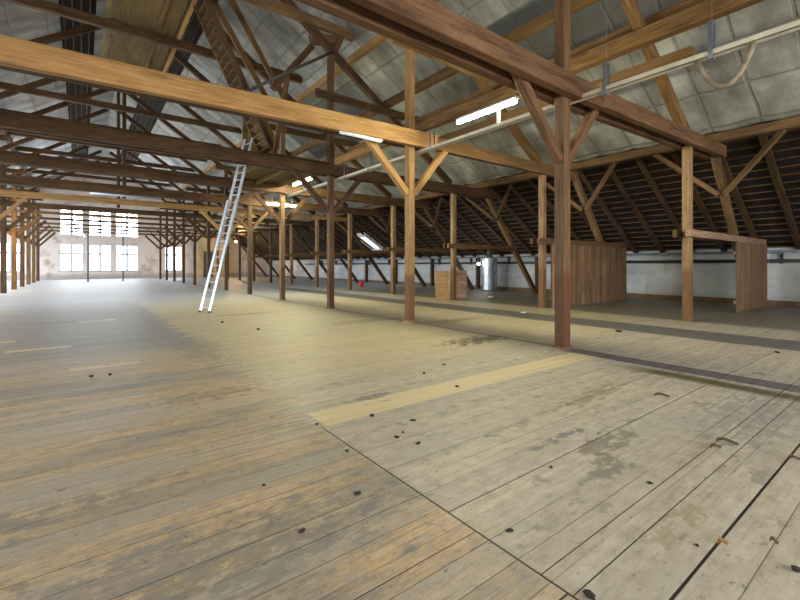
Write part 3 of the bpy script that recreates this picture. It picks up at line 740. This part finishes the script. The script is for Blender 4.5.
# ------------------------------------------------------------------ things on the floor
def sheet(p, q, h, lean, th, mat, lab):
    p = Vector(p); q = Vector(q); d = (q-p).normalized(); n = Vector((-d.y, d.x, 0))
    m = Matrix((d, n, Vector((0, 0, 1)))).transposed().to_4x4(); m.translation = p
    bm = bmesh.new(); L = (q-p).length
    vs = [bm.verts.new(v) for v in ((0, 0, 0), (L, 0, 0), (L, th, 0), (0, th, 0), (.07, lean, h), (L+.05, lean, h), (L+.05, lean+th, h), (.07, lean+th, h))]
    for f in ((0, 3, 2, 1), (4, 5, 6, 7), (0, 1, 5, 4), (1, 2, 6, 5), (2, 3, 7, 6), (3, 0, 4, 7)): bm.faces.new([vs[i] for i in f])
    return tag(link('chipboard_sheet', bm, mat, None, m), lab, 'board', 'chipboard sheets at the post')
sheet((12.25, 13.5, 0), (12.95, 13.42, 0), 1.28, .14, .02, W['chip'], 'light chipboard sheet leaning on the hall side of a tan post')
sheet((13.2, 13.62, 0), (13.95, 13.30, 0), 1.3, .1, .3, W['plank'], 'darker board stack leaning on the wall side of a tan post')
e = empty('red_bucket', (15.65, 25.05, 0), 'small red bucket on the floor under the roof window', 'bucket')
RED = plain('red_plastic', (.5, .03, .02), .4, .15)
bm = bmesh.new(); tube(bm, [(15.65, 25.05, 0), (15.65, 25.05, .4)], [.13, .185], 18); link('pail', bm, RED, e, smooth=False)
bm = bmesh.new(); tube(bm, [(15.65, 25.05, .38), (15.65, 25.05, .4)], [.197, .197], 18); link('rim', bm, RED, e)
bm = bmesh.new(); tube(bm, [(15.65+.185*math.cos(t), 25.05, .385+.15*math.sin(t)) for t in [math.pi*j/10 for j in range(11)]], .01, 6); link('handle', bm, STEEL, e)

DARK = plain('dark_chip', (.035, .026, .018), .85, .4, 30)
LEAF = plain('dry_leaf', (.10, .065, .03), .8, .4, 30)
ORL = plain('orange_leaf', (.32, .15, .04), .8, .3, 30)
PAPER = plain('white_scrap', (.8, .8, .78), .8, .08)
STONE = plain('grey_pebble', (.33, .33, .33), .8, .3, 20)
def unpx(u, v):
    a = (u-400)/F; w = -(v-YH)/F; t = -CH/w
    return ((SN+a*CS)*t, (CS-a*SN)*t)
def crumb(u, v, r, name, mat, lab, flat=.6, ln=1.):
    x, y = unpx(u, v); bm = bmesh.new()
    r *= .68; bmesh.ops.create_icosphere(bm, subdivisions=2, radius=r)
    ph = R.uniform(0, 6.28)
    for q in bm.verts:
        k = 1+.28*math.sin(q.co.x/r*2.3+ph)*math.cos(q.co.y/r*2.7+ph)+R.uniform(-.1, .1)
        q.co = Vector((q.co.x*k*ln, q.co.y*k, q.co.z*k*flat))
    mn = min(q.co.z for q in bm.verts)
    for q in bm.verts: q.co.z -= mn
    o = link(name, bm, mat, None, Matrix.Translation((x, y, .0)) @ Matrix.Rotation(R.uniform(0, 3.1), 4, 'Z'))
    tag(o, lab, 'debris', 'crumbs lying on the floor')
def leaf(u, v, L, w, mat, lab, rz):
    L *= .75; w *= .7; x, y = unpx(u, v); bm = bmesh.new(); n = 7; rows = []
    for i in range(n):
        t = i/(n-1); hw = w*math.sin(math.pi*min(.97, .04+t*.93))**.8; zc = .012+.03*math.sin(t*3)*t
        rows.append([bm.verts.new((L*(t-.5), hw*s, zc+abs(s)*.012)) for s in (-1, 0, 1)])
    for i in range(n-1):
        for k in range(2): bm.faces.new((rows[i][k], rows[i+1][k], rows[i+1][k+1], rows[i][k+1]))
    g = bmesh.ops.extrude_face_region(bm, geom=list(bm.faces))
    for q in g['geom']:
        if isinstance(q, bmesh.types.BMVert): q.co.z -= .006
    o = link('dry_leaf', bm, mat, None, Matrix.Translation((x, y, .0)) @ Matrix.Rotation(rz, 4, 'Z'))
    tag(o, lab, 'leaf', 'dry leaves on the floor')
for a in ((372, 417, .034, 'dirt_lump', DARK, 'dark round dirt lump beside the start of the pale plank'), (397, 438, .026, 'dirt_lump', DARK, 'dark flat chip a little past the round dirt lump', .5, 1.5),
          (457, 387, .03, 'dirt_lump', DARK, 'dark crumb lying on the middle of the pale plank', .5, 1.4), (424, 374, .032, 'dirt_lump', DARK, 'dark crumb just beyond the pale plank'),
          (444, 365, .034, 'dirt_lump', DARK, 'dark chip beyond the pale plank, farther than its neighbour crumb', .4, 1.4), (413, 421, .028, 'dirt_lump', DARK, 'dark chip between the round lump and the pale plank', .4, 1.6),
          (403, 433, .018, 'dirt_lump', DARK, 'tiny dark crumb beside the flat chip'), (418, 444, .026, 'dirt_lump', DARK, 'dark chip below the flat chip by the floor seam', .4, 1.6),
          (317, 425, .022, 'dirt_lump', DARK, 'dark crumb at the corner where the pale plank begins'), (358, 495, .026, 'dirt_lump', DARK, 'dark lump on the orange boards close to the seam', .6, 1.3),
          (302, 532, .022, 'dirt_lump', DARK, 'dark flat crumb on the orange boards near the camera', .4, 1.7), (347, 452, .02, 'dirt_lump', DARK, 'small dark crumb with a yellow neighbour by the seam'),
          (264, 486, .016, 'dirt_lump', DARK, 'small dark crumb among grey streaks of the orange boards'), (272, 418, .028, 'pebble', STONE, 'pale grey pebble next to the dark crumb at the plank corner'),
          (650, 484, .022, 'dirt_lump', DARK, 'dark chip in the middle of the pale boards', .5, 1.4), (590, 598, .03, 'dirt_lump', DARK, 'dark lump on pale boards where narrow gaps run into the long seam', .6, 1.5),
          (797, 572, .03, 'dirt_lump', DARK, 'dark lump beyond the widest floor gap'), (697, 546, .012, 'dirt_lump', DARK, 'tiny chip just before the widest floor gap', .5, 1.6),
          (551, 468, .018, 'dirt_lump', DARK, 'dark crumb between two narrow floor gaps', .5, 1.4), (510, 531, .022, 'dirt_lump', DARK, 'flat dark knot-like chip by the cross seam', .3, 1.6),
          (619, 332, .09, 'dirt_lump', DARK, 'dark clod beside the dark walkway strip', .3, 1.8), (777, 353, .05, 'dirt_lump', DARK, 'dark crumb past the dark sill strip, well away from the posts', .4, 1.5),
          (91, 377, .04, 'dirt_lump', DARK, 'dark crumb under the short pale repair plank', .5), (110, 375.5, .04, 'dirt_lump', DARK, 'dark crumb beside the short pale repair plank', .5),
          (258, 330, .06, 'dirt_lump', DARK, 'dark crumb between ladder foot and honey post', .5), (222, 323, .06, 'dirt_lump', DARK, 'dark crumb just before the ladder foot', .5),
          (491, 298, .14, 'paper_scrap', PAPER, 'white crumpled scrap under the leaning strut', .5, 1.3), (523, 313, .13, 'paper_scrap', PAPER, 'white flat scrap on the dark walkway strip', .2, 1.6)):
    crumb(*a)
crumb(346, 449, .018, 'yellow_scrap', plain('yellow_plastic', (.75, .7, .08), .5), 'bright yellow scrap by the floor seam', .5, 1.4)
for a in ((662, 397, .20, .045, LEAF, 'curled brown leaf with a stalk near the dark olive streak', 2.2), (727, 444, .20, .05, LEAF, 'large dark curled leaf on the pale boards', 1.9),
          (716, 449, .13, .03, LEAF, 'smaller dark leaf touching the large curled leaf', 2.6), (795, 461, .13, .035, LEAF, 'dark leaf lying beside the widest floor gap', 2.4),
          (723, 546, .07, .025, ORL, 'orange dry leaf at the widest floor gap', 2.4), (774, 545, .05, .018, LEAF, 'small leaf beyond the widest floor gap', 2.0)):
    leaf(*a)

# far end of the side aisle: step ladder and open shelf
e = empty('step_ladder', (16.5, 55.0, 0), 'pale step ladder standing far down the side aisle', 'ladder')
for sx in (-.28, .28):
    timber('rail', (16.5+sx, 54.9, 0), (16.5+sx*.6, 55.3, 2.3), .06, .09, AL, e); timber('rear_rail', (16.5+sx, 56.0, 0), (16.5+sx*.6, 55.35, 2.3), .05, .07, AL, e)
for j in range(7):
    z = .3+j*.3; timber('step', (16.2+.04*j*.5, 54.9+.174*z, z), (16.8-.04*j*.5, 54.9+.174*z, z), .1, .04, AL, e)
e = empty('storage_shelf', (14.4, 56.4, 0), 'yellowish open shelf rack at the far end of the side aisle', 'shelf')
for px in (13.9, 14.9):
    for py in (56.2, 56.6): timber('upright', (px, py, 0), (px, py, 2.0), .07, .07, W['pine'], e)
for z in (.2, .8, 1.4, 1.95):
    bm = bmesh.new(); box(bm, 13.86, 14.94, 56.15, 56.65, z, z+.04); link('shelf_board', bm, W['pine'], e)

# ------------------------------------------------------------------ world, view
w = bpy.data.worlds.new('world'); sc.world = w; w.use_nodes = True
w.node_tree.nodes['Background'].inputs[0].default_value = (.75, .85, 1, 1); w.node_tree.nodes['Background'].inputs[1].default_value = .3
sc.view_settings.view_transform = 'Standard'; sc.view_settings.look = 'None'; sc.view_settings.gamma = 1
sc.view_settings.use_curve_mapping = False; sc.view_settings.exposure = 1.32
try:
    sc.cycles.use_denoising = True; sc.cycles.max_bounces = 8; sc.cycles.diffuse_bounces = 5; sc.cycles.sample_clamp_indirect = 8
except Exception: pass
